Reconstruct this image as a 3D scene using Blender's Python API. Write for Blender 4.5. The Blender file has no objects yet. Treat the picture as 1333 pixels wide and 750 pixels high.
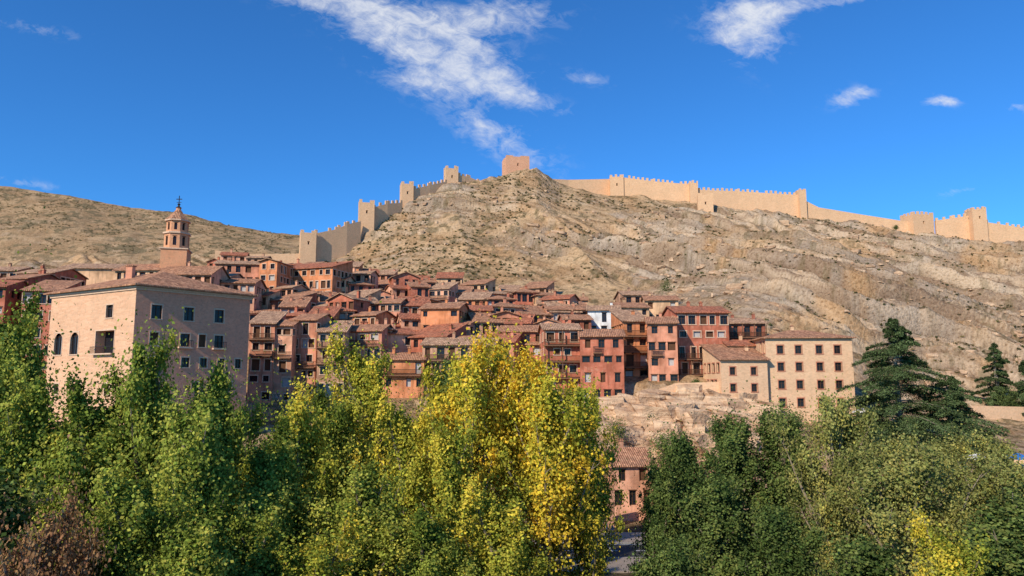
import bpy, math, random
import numpy as np
from mathutils import Vector, Matrix
random.seed(7)
F=963.0; PITCH=math.atan(125/F)
cp,sp=math.cos(PITCH),math.sin(PITCH)
scene=bpy.context.scene
scene.view_settings.view_transform='Standard'
try: scene.view_settings.look='None'
except Exception: pass
scene.view_settings.exposure=0

# image-to-world helper: image pixel px, py + assumed depth d -> world metres
def W(px,py,d):
    cx=(px-666.5)/F; cy=(375-py)/F
    y=cp-cy*sp; z=sp+cy*cp
    return Vector((cx/y*d, d, z/y*d))
def dirae(px,py):
    v=W(px,py,1.0); return v.x,v.z

# ---------------------------------------------------------------- numpy noise
_p=np.random.RandomState(3).rand(256,256).astype(np.float64)
def vn(x,y,s=0):
    x=np.asarray(x,float)+s*17.3; y=np.asarray(y,float)+s*9.1
    xi=np.floor(x).astype(int); yi=np.floor(y).astype(int)
    fx=x-xi; fy=y-yi; fx=fx*fx*(3-2*fx); fy=fy*fy*(3-2*fy)
    a=_p[xi&255,yi&255]; b=_p[(xi+1)&255,yi&255]; c=_p[xi&255,(yi+1)&255]; d=_p[(xi+1)&255,(yi+1)&255]
    return (a*(1-fx)+b*fx)*(1-fy)+(c*(1-fx)+d*fx)*fy
def fbm(x,y,o=5,s=0,g=0.5):
    r=0; a=1; t=0
    x=np.asarray(x,float); y=np.asarray(y,float)
    for i in range(o):
        r=r+a*vn(x,y,s+i*3); t+=a; a*=g; x,y=(x*0.8-y*0.6)*2.03,(x*0.6+y*0.8)*2.03
    return r/t-0.5
def sst(a,b,x):
    t=np.clip((x-a)/(b-a),0,1); return t*t*(3-2*t)

# ---------------------------------------------------------------- node helpers
def newmat(name):
    m=bpy.data.materials.new(name); m.use_nodes=True
    nt=m.node_tree; nt.nodes.clear()
    o=nt.nodes.new('ShaderNodeOutputMaterial'); b=nt.nodes.new('ShaderNodeBsdfPrincipled')
    nt.links.new(b.outputs[0],o.inputs[0]); b.inputs['Roughness'].default_value=0.9
    b.inputs['Specular IOR Level'].default_value=0.12
    return m,nt,b
def diffmat(name):
    m=bpy.data.materials.new(name); m.use_nodes=True
    nt=m.node_tree; nt.nodes.clear()
    o=nt.nodes.new('ShaderNodeOutputMaterial'); b=nt.nodes.new('ShaderNodeBsdfDiffuse'); nt.links.new(b.outputs[0],o.inputs[0]); return m,nt,b
def setin(nt,s,v):
    if isinstance(v,bpy.types.NodeSocket): nt.links.new(v,s)
    else: s.default_value=v
def MA(nt,op,a,b=0.0,c=0.0):
    n=nt.nodes.new('ShaderNodeMath'); n.operation=op
    setin(nt,n.inputs[0],a); setin(nt,n.inputs[1],b); setin(nt,n.inputs[2],c)
    return n.outputs[0]
def noise(nt,vec,scale,detail=4,rough=0.55,dist=0.0):
    n=nt.nodes.new('ShaderNodeTexNoise'); n.inputs['Scale'].default_value=scale
    n.inputs['Detail'].default_value=detail; n.inputs['Roughness'].default_value=rough
    n.inputs['Distortion'].default_value=dist
    if vec is not None: nt.links.new(vec,n.inputs['Vector'])
    return n.outputs['Fac']
def ramp(nt,f,stops):
    n=nt.nodes.new('ShaderNodeValToRGB'); cr=n.color_ramp
    while len(cr.elements)<len(stops): cr.elements.new(0.5)
    for e,(p,c) in zip(cr.elements,stops):
        e.position=p; e.color=(c,c,c,1) if not hasattr(c,'__len__') else (*c,1)
    nt.links.new(f,n.inputs[0]); return n.outputs[0]
def mix(nt,f,a,b,mode='MIX'):
    n=nt.nodes.new('ShaderNodeMix'); n.data_type='RGBA'; n.blend_type=mode
    setin(nt,n.inputs[0],f)
    for s,v in ((n.inputs[6],a),(n.inputs[7],b)):
        if isinstance(v,bpy.types.NodeSocket): nt.links.new(v,s)
        else: s.default_value=(*v,1)
    return n.outputs[2]
def bump(nt,b,h,dist,strength=1.0):
    n=nt.nodes.new('ShaderNodeBump'); n.inputs['Distance'].default_value=dist; n.inputs['Strength'].default_value=strength
    nt.links.new(h,n.inputs['Height']); nt.links.new(n.outputs[0],b.inputs['Normal']); return n
def pos(nt): return nt.nodes.new('ShaderNodeNewGeometry').outputs['Position']
def objc(nt): return nt.nodes.new('ShaderNodeTexCoord').outputs['Object']
def vmul(nt,v,s):
    n=nt.nodes.new('ShaderNodeVectorMath'); n.operation='MULTIPLY'; nt.links.new(v,n.inputs[0]); n.inputs[1].default_value=s
    return n.outputs[0]
def sep(nt,v):
    n=nt.nodes.new('ShaderNodeSeparateXYZ'); nt.links.new(v,n.inputs[0]); return n.outputs
def comb(nt,x,y,z=0.0):
    n=nt.nodes.new('ShaderNodeCombineXYZ')
    for s,v in zip(n.inputs,(x,y,z)): setin(nt,s,v)
    return n.outputs[0]

# ---------------------------------------------------------------- materials
def plaster(name,c,var=0.3):
    m,nt,b=newmat(name); p=pos(nt)
    big=noise(nt,p,0.4,2,0.6); med=noise(nt,p,1.9,4,0.65)
    st=noise(nt,vmul(nt,p,(1.8,1.8,0.25)),1.0,2,0.6)
    dark=tuple(x*0.72 for x in c); light=tuple(min(1,x*1.25+0.02) for x in c)
    col=mix(nt,ramp(nt,big,[(0.35,0.0),(0.65,1.0)]),dark,light)
    col=mix(nt,ramp(nt,med,[(0.54,0.0),(0.7,var*1.3)]),col,(0.56,0.37,0.25))
    col=mix(nt,ramp(nt,st,[(0.5,0.0),(0.72,0.6)]),col,tuple(x*0.42 for x in c))
    nt.links.new(col,b.inputs['Base Color']); bump(nt,b,med,0.12,0.7)
    return m
def stonewall(name,c1,c2,mortar,scale=1.6,bh=0.3):
    m,nt,b=newmat(name); o=objc(nt); s=sep(nt,o)
    v=comb(nt,MA(nt,'ADD',s[0],s[1]),s[2])
    nn=noise(nt,o,1.3,1); v2=nt.nodes.new('ShaderNodeVectorMath'); v2.operation='ADD'
    nt.links.new(v,v2.inputs[0]); nt.links.new(vmul(nt,comb(nt,nn,nn),(0.25,0.2,0)),v2.inputs[1])
    br=nt.nodes.new('ShaderNodeTexBrick'); nt.links.new(v2.outputs[0],br.inputs['Vector'])
    br.inputs['Color1'].default_value=(*c1,1); br.inputs['Color2'].default_value=(*c2,1); br.inputs['Mortar'].default_value=(*mortar,1)
    br.inputs['Scale'].default_value=scale; br.inputs['Mortar Size'].default_value=0.03; br.inputs['Row Height'].default_value=bh
    br.inputs['Brick Width'].default_value=0.62; br.inputs['Mortar Smooth'].default_value=0.5
    big=noise(nt,o,0.3,3,0.65)
    col=mix(nt,ramp(nt,big,[(0.4,0.0),(0.7,0.6)]),br.outputs['Color'],tuple(x*0.75 for x in c1))
    fine=noise(nt,o,2.2,4,0.7)
    col=mix(nt,ramp(nt,fine,[(0.42,0.0),(0.66,0.5)]),col,tuple(min(1,x*1.35) for x in c2))
    col=mix(nt,ramp(nt,fine,[(0.3,0.45),(0.4,0.0)]),col,tuple(x*0.45 for x in c1))
    nt.links.new(col,b.inputs['Base Color'])
    bump(nt,b,MA(nt,'ADD',MA(nt,'MULTIPLY',br.outputs['Fac'],-0.6),fine),0.06,0.6)
    return m
def tiles(name,c):
    m,nt,b=newmat(name); uv=nt.nodes.new('ShaderNodeTexCoord').outputs['UV']; s=sep(nt,uv)
    U=MA(nt,'MULTIPLY',s[0],1/0.3); V=MA(nt,'MULTIPLY',s[1],1/0.42)
    wn=nt.nodes.new('ShaderNodeTexWhiteNoise'); wn.noise_dimensions='2D'
    nt.links.new(comb(nt,MA(nt,'FLOOR',U),MA(nt,'FLOOR',V)),wn.inputs['Vector'])
    p=pos(nt); big=noise(nt,p,0.6,4,0.65)
    col=ramp(nt,wn.outputs['Value'],[(0,tuple(x*0.6 for x in c)),(0.5,c),(1,(c[0]*1.35,c[1]*1.5,c[2]*1.5))])
    col=mix(nt,ramp(nt,big,[(0.42,0.0),(0.7,0.6)]),col,(0.21,0.13,0.085))
    wave=MA(nt,'ABSOLUTE',MA(nt,'SINE',MA(nt,'MULTIPLY',U,math.pi)))
    col=mix(nt,ramp(nt,wave,[(0.0,0.7),(0.4,0.0)]),col,(0.07,0.04,0.03))
    nt.links.new(col,b.inputs['Base Color'])
    bump(nt,b,MA(nt,'ADD',wave,MA(nt,'MULTIPLY',MA(nt,'FRACT',V),0.35)),0.09,0.9)
    return m
def plain(name,c,rough=0.8,sc=3.0,v=0.3):
    m,nt,b=newmat(name); o=objc(nt); n=noise(nt,o,sc,2,0.6)
    nt.links.new(mix(nt,n,tuple(x*(1-v) for x in c),tuple(min(1,x*(1+v)) for x in c)),b.inputs['Base Color'])
    b.inputs['Roughness'].default_value=rough; return m
MT={}
MT['red']=plaster('plaster_red',(0.50,0.155,0.085))
MT['pink']=plaster('plaster_pink',(0.60,0.25,0.145))
MT['rose']=plaster('plaster_rose',(0.66,0.33,0.20))
MT['ochre']=plaster('plaster_ochre',(0.66,0.40,0.22))
MT['orange']=plaster('plaster_orange',(0.62,0.23,0.095))
MT['dark']=plaster('plaster_dark_red',(0.36,0.115,0.065))
MT['brown']=plaster('plaster_brown',(0.48,0.26,0.155))
MT['white']=plaster('plaster_white',(0.80,0.77,0.72),0.1)
MT['stone']=stonewall('masonry_tan',(0.80,0.53,0.32),(0.66,0.40,0.23),(0.72,0.50,0.32))
MT['palace']=stonewall('masonry_palace',(0.80,0.36,0.22),(0.66,0.27,0.155),(0.74,0.40,0.26))
MT['palace2']=stonewall('masonry_palace_buff',(0.78,0.48,0.29),(0.64,0.35,0.2),(0.72,0.46,0.30))
MT['fort']=stonewall('masonry_fortress',(0.76,0.49,0.28),(0.64,0.38,0.21),(0.70,0.46,0.28),1.2)
MT['fortred']=stonewall('masonry_tower_red',(0.74,0.40,0.24),(0.60,0.30,0.17),(0.68,0.40,0.25),1.0)
MT['brick']=stonewall('brick_belfry',(0.76,0.37,0.19),(0.64,0.28,0.14),(0.70,0.42,0.26),3.0)
MT['tile']=tiles('roof_tile_terracotta',(0.50,0.235,0.13)); MT['tile2']=tiles('roof_tile_buff',(0.54,0.31,0.185)); MT['tile3']=tiles('roof_tile_red',(0.48,0.16,0.085))
MT['wood']=plain('timber_brown',(0.09,0.045,0.025)); MT['eave']=plain('timber_eave',(0.20,0.11,0.065))
MT['iron']=plain('iron_dark',(0.03,0.028,0.028),0.6)
MT['trim']=plain('window_trim',(0.64,0.44,0.30)); MT['btrim']=plain('window_brick_trim',(0.48,0.20,0.12))
MT['shut']=plain('shutter_wood',(0.11,0.055,0.03)); MT['curtain']=plain('curtain_cloth',(0.45,0.42,0.38))
m,nt,b=newmat('window_glass'); b.inputs['Base Color'].default_value=(0.018,0.018,0.022,1); b.inputs['Roughness'].default_value=0.15; b.inputs['Specular IOR Level'].default_value=0.3; MT['glass']=m
MT['asphalt']=plain('asphalt',(0.06,0.058,0.055),0.9,8); MT['paint']=plain('road_paint',(0.75,0.75,0.72),0.7)
MT['pave']=plain('pavement_stone',(0.30,0.24,0.19),0.9,2); MT['kerb']=plain('kerb_stone',(0.3,0.28,0.25))
MT['bark']=plain('bark',(0.26,0.21,0.15),0.95,6,0.5)
MT['canvas']=plain('parasol_canvas',(0.75,0.72,0.65)); MT['blue']=plain('awning_blue',(0.03,0.16,0.45))

m,nt,b=diffmat('dry_hillside'); p=pos(nt); at=nt.nodes.new('ShaderNodeAttribute'); at.attribute_name='tint'
n3=noise(nt,p,1.3,4,0.7)
col=mix(nt,1.0,at.outputs['Color'],ramp(nt,n3,[(0.3,(0.48,0.43,0.37)),(0.5,(1,1,1)),(0.68,(1.0,1.0,1.0))]),'MULTIPLY')
col=mix(nt,ramp(nt,n3,[(0.56,0.0),(0.7,0.35)]),col,(0.66,0.49,0.32))
nt.links.new(col,b.inputs['Color']); bump(nt,b,n3,0.9,0.95)
MT['hill']=m
m,nt,b=diffmat('limestone'); p=pos(nt); n2=noise(nt,p,0.8,4,0.65)
st=noise(nt,vmul(nt,p,(0.2,0.2,1.6)),1.0,3,0.65)
col=mix(nt,ramp(nt,st,[(0.35,0.0),(0.62,1.0)]),(0.36,0.21,0.125),(0.66,0.46,0.29)); col=mix(nt,ramp(nt,n2,[(0.48,0.0),(0.66,0.7)]),col,(0.38,0.26,0.17))
nt.links.new(col,b.inputs['Color']); bump(nt,b,n2,0.6,0.9); MT['rock']=m
def leafmat(name,trans):
    m=bpy.data.materials.new(name); m.use_nodes=True; nt=m.node_tree; nt.nodes.clear()
    o=nt.nodes.new('ShaderNodeOutputMaterial'); a=nt.nodes.new('ShaderNodeAttribute'); a.attribute_name='tint'
    d=nt.nodes.new('ShaderNodeBsdfDiffuse'); nt.links.new(a.outputs['Color'],d.inputs[0])
    if trans<=0: nt.links.new(d.outputs[0],o.inputs[0]); return m
    t=nt.nodes.new('ShaderNodeBsdfTranslucent'); mx=nt.nodes.new('ShaderNodeMixShader'); mx.inputs[0].default_value=trans
    nt.links.new(a.outputs['Color'],t.inputs['Color'])
    nt.links.new(d.outputs[0],mx.inputs[1]); nt.links.new(t.outputs[0],mx.inputs[2]); nt.links.new(mx.outputs[0],o.inputs[0])
    return m
MT['leaf']=leafmat('leaves',0.3); MT['needle']=leafmat('needles',0)

# ---------------------------------------------------------------- mesh builders
def link(o,parent=None):
    scene.collection.objects.link(o)
    if parent is not None: o.parent=parent
    return o
class B:
    def __init__(s,mats): s.v=[]; s.f=[]; s.m=[]; s.mats=mats
    def face(s,pts,mat):
        i=len(s.v); s.v.extend([tuple(p) for p in pts]); s.f.append(tuple(range(i,i+len(pts)))); s.m.append(s.mats.index(mat))
    def box(s,x0,x1,y0,y1,z0,z1,mat):
        a=[(x0,y0,z0),(x1,y0,z0),(x1,y1,z0),(x0,y1,z0),(x0,y0,z1),(x1,y0,z1),(x1,y1,z1),(x0,y1,z1)]
        for q in ((3,2,1,0),(4,5,6,7),(0,1,5,4),(1,2,6,5),(2,3,7,6),(3,0,4,7)): s.face([a[k] for k in q],mat)
    def obox(s,o,ex,n,x0,x1,y0,y1,z0,z1,mat):
        P=lambda x,y,z:(o[0]+ex[0]*x+n[0]*y,o[1]+ex[1]*x+n[1]*y,z)
        a=[P(x0,y0,z0),P(x1,y0,z0),P(x1,y1,z0),P(x0,y1,z0),P(x0,y0,z1),P(x1,y0,z1),P(x1,y1,z1),P(x0,y1,z1)]
        for q in ((0,1,2,3),(7,6,5,4),(4,5,1,0),(5,6,2,1),(6,7,3,2),(7,4,0,3)): s.face([a[k] for k in q],mat)
    def make(s,name,parent=None,uv=False):
        if not s.f: return None
        me=bpy.data.meshes.new(name); me.from_pydata(s.v,[],s.f)
        for k in s.mats: me.materials.append(MT[k])
        me.polygons.foreach_set('material_index',s.m)
        if uv:
            u=me.uv_layers.new(name='UVMap').data
            for pl in me.polygons:
                n=pl.normal; t=Vector((0,0,1)).cross(n)
                t=Vector((1,0,0)) if t.length<1e-3 else t.normalized()
                bb=n.cross(t)
                for li in pl.loop_indices:
                    c=me.vertices[me.loops[li].vertex_index].co; u[li].uv=(c.dot(t),c.dot(bb))
        me.update(); return link(bpy.data.objects.new(name,me),parent)
def empty(name,loc,rz=0):
    e=bpy.data.objects.new(name,None); e.location=loc; e.rotation_euler=(0,0,rz); e.empty_display_size=0.5; return link(e)
def npmesh(name,v,q,mats,mi=None,col=None,smooth=False):
    me=bpy.data.meshes.new(name); me.vertices.add(len(v)); me.vertices.foreach_set('co',np.ascontiguousarray(v,dtype=np.float32).ravel())
    me.loops.add(len(q)*4); me.loops.foreach_set('vertex_index',np.ascontiguousarray(q,dtype=np.int32).ravel())
    me.polygons.add(len(q)); me.polygons.foreach_set('loop_start',np.arange(0,len(q)*4,4,dtype=np.int32))
    for k in mats: me.materials.append(MT[k])
    me.update(calc_edges=True)
    if mi is not None: me.polygons.foreach_set('material_index',np.asarray(mi,dtype=np.int32))
    me.polygons.foreach_set('use_smooth',np.full(len(q),smooth,dtype=bool))
    if col is not None:
        a=me.attributes.new('tint','FLOAT_COLOR','POINT'); c=np.ones((len(v),4),np.float32); c[:,:3]=col; a.data.foreach_set('color',c.ravel())
    me.update(); return me

# ---------------------------------------------------------------- terrain
def zz(y,d): return W(666,y,d).z
def colm(pre,d4,z4,z112,z126,z150,z180,z215,dr,yr,f420,f560):
    zr=zz(yr,dr)
    return [(-80,-1.7),(3,-1.7),(20,-17),(60,-18),(d4,z4),(112,z112),(126,z126),(150,z150),(180,z180),(215,z215),(dr,zr),(dr+8,zr-0.5),(dr+45,zr-14),(430,zz(f420,430)),(560,zz(f560,560)),(900,zz(f560,560)-25),(4000,30)]
TC={
-900:colm(0,85,-9,-5,-3,3,9,18,270,340,330,190),
-300:colm(0,85,-9,-5,-3,5,11,20,262,345,335,215),
0:colm(0,85,-8,-5,-3,6,13,22,255,348,335,243),
200:colm(0,85,-8,-5,-3,8,15,25,245,346,338,276),
300:colm(0,88,-10,-6,-3,6,15,27,242,341,340,292),
400:colm(0,96,-14,-7,-3,5,14,28,242,337,345,306),
475:colm(0,97,-17,-7,-3,5,13,28,257,300,390,330),
530:colm(0,98,-18,-8,-3,4,13,29,270,268,400,350),
588:colm(0,98,-18,-8,-3,4,12,28,285,242,400,360),
620:colm(0,98,-18,-9,-2.5,4,12,28,290,237,400,360),
670:colm(0,99,-18,-9,-2,4,13,30,297,226,400,360),
700:colm(0,100,-18,-10,-1,5,14,31,300,224,400,360),
730:colm(0,101,-18,-10,-0.5,5,14,31,303,238,400,360),
800:colm(0,103,-18,-11,0,5,14,31,305,250,400,360),
900:colm(0,104,-18,-8,0.8,7,19,34,303,264,400,360),
1000:colm(0,104,-18,-9,-3,10.5,23,37,300,275,400,360),
1100:colm(0,102,-17,-10,-5,6,20,35,300,287,400,360),
1200:colm(0,98,-14,-10,-8,-2,12,30,298,302,400,360),
1333:colm(0,94,-12,-10,-9,-4,8,25,292,320,400,360),
1700:colm(0,94,-12,-10,-9,-5,6,22,285,350,400,370),
2500:colm(0,94,-12,-10,-9,-5,6,20,280,370,400,380)}
TK=sorted(TC); TU=np.array([(k-666.5)/F for k in TK]); TD=np.array([[a[0] for a in TC[k]] for k in TK],float); TZ=np.array([[a[1] for a in TC[k]] for k in TK],float)
def knots(u):
    D=np.array([np.interp(u,TU,TD[:,j]) for j in range(TD.shape[1])]); Z=np.array([np.interp(u,TU,TZ[:,j]) for j in range(TD.shape[1])])
    return D,Z
def strata(x,y,z): return z+0.38*np.maximum(x-5,0)+0.10*x+fbm(x/60,y/60,3,5)*22
def rockmask(x,y):
    u=x/np.maximum(y,1); return np.clip(sst(-0.06,0.10,fbm(x/40,y/22,4,9))*(0.5+0.5*sst(0.0,0.3,u))+0.5*sst(0.12,0.42,u),0,1)
def detail(x,y,z):
    u=x/np.maximum(y,1); right=sst(0.25,0.45,u)
    hm=sst(118,135,y)*0.2+sst(190,232,y)*0.8
    hm=np.maximum(hm,right*sst(128,150,y)); hm=hm*(1-0.6*sst(400,440,y)); hm=np.where(y>1000,1.0,hm)
    ridge=1-0.8*np.exp(-((y-292)/16)**2)*((u>-0.32)&(u<0.8))
    big=fbm(x/50,y/40,3,1)*13*hm*sst(165,220,y+right*50)*ridge
    gul=(-np.abs(fbm((x+y*0.35)/30,y/90,3,14))*11+1.0)*hm*sst(165,220,y+right*50)*ridge
    s=strata(x,y,z); msk=rockmask(x,y); rr=0.3+0.7*ridge
    per=10.0; f=s/per-np.floor(s/per)
    terr=(sst(0.72,0.90,f)-f+0.2)*per*0.68*msk*hm*rr
    per2=3.1; s2=s+fbm(x/9,y/9,3,33)*2.2; f2=s2/per2-np.floor(s2/per2)
    terr2=(sst(0.62,0.86,f2)-f2+0.2)*per2*0.85*hm*(0.25+0.75*msk)*rr
    fine=fbm(x/5,y/5,5,20,0.58)*(1.0+2.6*msk)*hm
    cl=sst(104,110,y)*(1-sst(124,128,y))*sst(0.02,0.12,u)*(1-sst(0.36,0.42,u))
    sc=z+0.1*x+fbm(x/6,y/6,3,2)*3; fc=sc/2.8-np.floor(sc/2.8)
    cliff=((sst(0.5,0.85,fc)-fc)*2.8+fbm(x/3,y/3,4,31,0.6)*3)*cl
    out=(2.2*np.exp(-((x-(698-666.5)/F*297)/7)**2-((y-296)/8)**2))*(1+fbm(x/2.5,y/2.5,3,50)*1.6)
    return z+big+gul+terr+terr2+fine+cliff+out
def ground(x,y):
    D,Z=knots(x/max(y,1)); z=float(np.interp(y,D,Z))
    return float(detail(np.array([x]),np.array([y]),np.array([z]))[0])
us=np.concatenate([np.linspace(-1.9,-0.8,60)[:-1],np.linspace(-0.8,0.8,860),np.linspace(0.8,2.2,70)[1:]])
ys=np.concatenate([np.linspace(1,20,12)[:-1],np.linspace(20,100,40)[:-1],np.linspace(100,130,70)[:-1],np.linspace(130,210,150)[:-1],np.linspace(210,310,260)[:-1],np.linspace(310,430,20)[:-1],np.linspace(430,600,110)[:-1],np.linspace(600,4000,20)])
V=np.zeros((len(ys),len(us),3))
for j,u in enumerate(us):
    D,Z=knots(u); V[:,j,0]=u*np.maximum(ys,1); V[:,j,1]=ys; V[:,j,2]=np.interp(ys,D,Z)
Zb=V[:,:,2].copy(); X=V[:,:,0]; Y=V[:,:,1]
V[:,:,2]=detail(X,Y,Zb)
dr=np.gradient(V,axis=0); dc=np.gradient(V,axis=1); N=np.cross(dc,dr); nz=np.abs(N[:,:,2])/(np.linalg.norm(N,axis=2)+1e-9)
def lerp(a,b,t):
    a=np.asarray(a,float); return a*(1-t[...,None])+np.array(b)*t[...,None]
S=strata(X,Y,Zb); rmk=rockmask(X,Y)
grass=lerp((0.40,0.245,0.125),(0.60,0.40,0.22),sst(-0.14,0.14,fbm(X/8,Y/6,5,60,0.6)))
s2=S+fbm(X/9,Y/9,3,33)*2.2
stv=sst(0.3,0.7,0.55*vn(s2*0.9,X*0.03,70)+0.45*vn(s2*2.6,X*0.08,71))
rk=lerp((0.31,0.205,0.13),(0.64,0.47,0.31),stv)
rk=lerp(rk,(0.60,0.34,0.15),sst(0.02,0.18,fbm(X/14,Y/10,4,75))*0.55)
rk=lerp(rk,(0.40,0.33,0.26),sst(0.03,0.16,fbm(X/10,Y/9,4,77))*0.5)
rmix=np.clip(sst(0.90,0.70,nz)*0.8+(rmk-0.4)*1.0+fbm(X/4,Y/3,4,80,0.6)*1.2,0,1)
colr=grass*(1-rmix[...,None])+rk*rmix[...,None]
fz=S/10-np.floor(S/10); strata_shade=np.exp(-((fz-0.69)/0.05)**2)*rmk+0.7*np.exp(-(((s2/3.1)%1-0.6)/0.08)**2)*(0.2+0.8*rmk)
colr=lerp(colr,(0.17,0.11,0.065),np.clip(strata_shade,0,1)*0.75)  # strata lines below ledge risers, with undercut shade painted into the vertex colour
scr=sst(0.07,0.15,fbm(X/2.2,Y/2.0,4,90,0.65)+0.16*fbm(X/30,Y/25,2,95))*(1-0.4*rmix)
colr=lerp(colr,(0.17,0.13,0.065),scr*0.85)
far=sst(400,450,Y); colr=lerp(colr,(0.40,0.265,0.145),far*0.5); colr=lerp(colr,(0.18,0.145,0.08),far*sst(0.03,0.12,fbm(X/6,Y/5,4,98,0.6))*0.8)
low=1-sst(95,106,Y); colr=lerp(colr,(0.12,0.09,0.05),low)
nr,nc=len(ys),len(us); idx=np.arange(nr*nc).reshape(nr,nc)
Q=np.stack([idx[:-1,:-1],idx[:-1,1:],idx[1:,1:],idx[1:,:-1]],-1).reshape(-1,4)
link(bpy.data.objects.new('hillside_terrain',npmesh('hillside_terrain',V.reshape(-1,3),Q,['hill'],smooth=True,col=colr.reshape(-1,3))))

# ---------------------------------------------------------------- houses
def wallface(bw,bg,p0,ex,width,z0,z1,rows,wm,trim=None,fr='wood'):
    n=(ex[1],-ex[0])
    P=lambda x,z,dn=0.0:(p0[0]+ex[0]*x-n[0]*dn,p0[1]+ex[1]*x-n[1]*dn,z)
    q=lambda b,xa,xb,za,zb,mt,dn=0.0: b.face([P(xa,za,dn),P(xb,za,dn),P(xb,zb,dn),P(xa,zb,dn)],mt)
    zc=z0
    for (za,zb,ws) in sorted(rows,key=lambda r:r[0]):
        if za<=zc+0.02 or zb>=z1-0.02 or not ws: continue
        q(bw,0,width,zc,za,wm); xc=0
        for (xa,xb,kind) in ws:
            if xa<=xc+0.02 or xb>=width-0.02: continue
            q(bw,xc,xa,za,zb,wm)
            dn=0.3 if kind!='deep' else 1.3
            bw.face([P(xa,za),P(xa,za,dn),P(xa,zb,dn),P(xa,zb)],wm); bw.face([P(xb,za,dn),P(xb,za),P(xb,zb),P(xb,zb,dn)],wm)
            bw.face([P(xa,za),P(xb,za),P(xb,za,dn),P(xa,za,dn)],wm); bw.face([P(xa,zb,dn),P(xb,zb,dn),P(xb,zb),P(xa,zb)],wm)
            if kind=='arch':
                r=(xb-xa)/2; xm=(xa+xb)/2; zs=zb-r
                ar=[(xm-r*math.cos(t),zs+r*math.sin(t)) for t in [i*math.pi/12 for i in range(7)]]
                bw.face([P(xa,zb,-0.004)]+[P(a,c,-0.004) for a,c in ar],wm)
                ar=[(xm+r*math.cos(t),zs+r*math.sin(t)) for t in [i*math.pi/12 for i in range(7)]]
                bw.face([P(xb,zb,-0.004)]+[P(a,c,-0.004) for a,c in ar[::-1]],wm)
            mt={'shut':'shut','curt':'curtain'}.get(kind,'glass')
            q(bg,xa,xb,za,zb,mt,dn)
            if mt=='glass' and kind!='deep':
                t=0.06
                f=lambda x0,x1,a,c: bg.obox(p0,ex,n,x0,x1,-dn+0.005,-dn+0.07,a,c,fr)
                f(xa,xa+t,za,zb); f(xb-t,xb,za,zb); f(xa+t,xb-t,zb-t,zb); f(xa+t,xb-t,za,za+t)
                xm=(xa+xb)/2; f(xm-0.03,xm+0.03,za+t,zb-t)
                if zb-za>1.0: f(xa+t,xm-0.03,zb-0.5,zb-0.45); f(xm+0.03,xb-t,zb-0.5,zb-0.45)
            if trim:
                g=lambda x0,x1,a,c,pr=0.04: bw.obox(p0,ex,n,x0,x1,-0.05,pr,a,c,trim)
                g(xa-0.18,xb+0.18,za-0.14,za,0.09); g(xa-0.14,xb+0.14,zb,zb+0.18); g(xa-0.12,xa,za,zb); g(xb,xb+0.12,za,zb)
            else:
                bw.obox(p0,ex,n,xa-0.1,xb+0.1,-0.05,0.05,zb,zb+0.13,'wood')
            xc=xb
        q(bw,xc,width,za,zb,wm); zc=zb
    q(bw,0,width,zc,z1,wm)
def rows_for(width,z0,z1,rng,fh=2.75,dens=0.85,gap=2.3,ww=0.85):
    rows=[]; z=z1-0.55
    while z-1.3>z0+0.4:
        h=rng.choice([1.2,1.35,1.5,1.0,1.9]) ; n=max(1,int(round(width/(gap*rng.uniform(0.85,1.2))))); ws=[]
        for i in range(n):
            if rng.random()>dens: continue
            w=ww*rng.uniform(0.75,1.3); c=(i+0.5)*width/n+rng.uniform(-0.2,0.2)
            ws.append((c-w/2,c+w/2,rng.choice(['glass','glass','glass','glass','glass','shut','shut','curt'])))
        rows.append((z-h,z,ws)); z-=fh
    return rows
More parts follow.
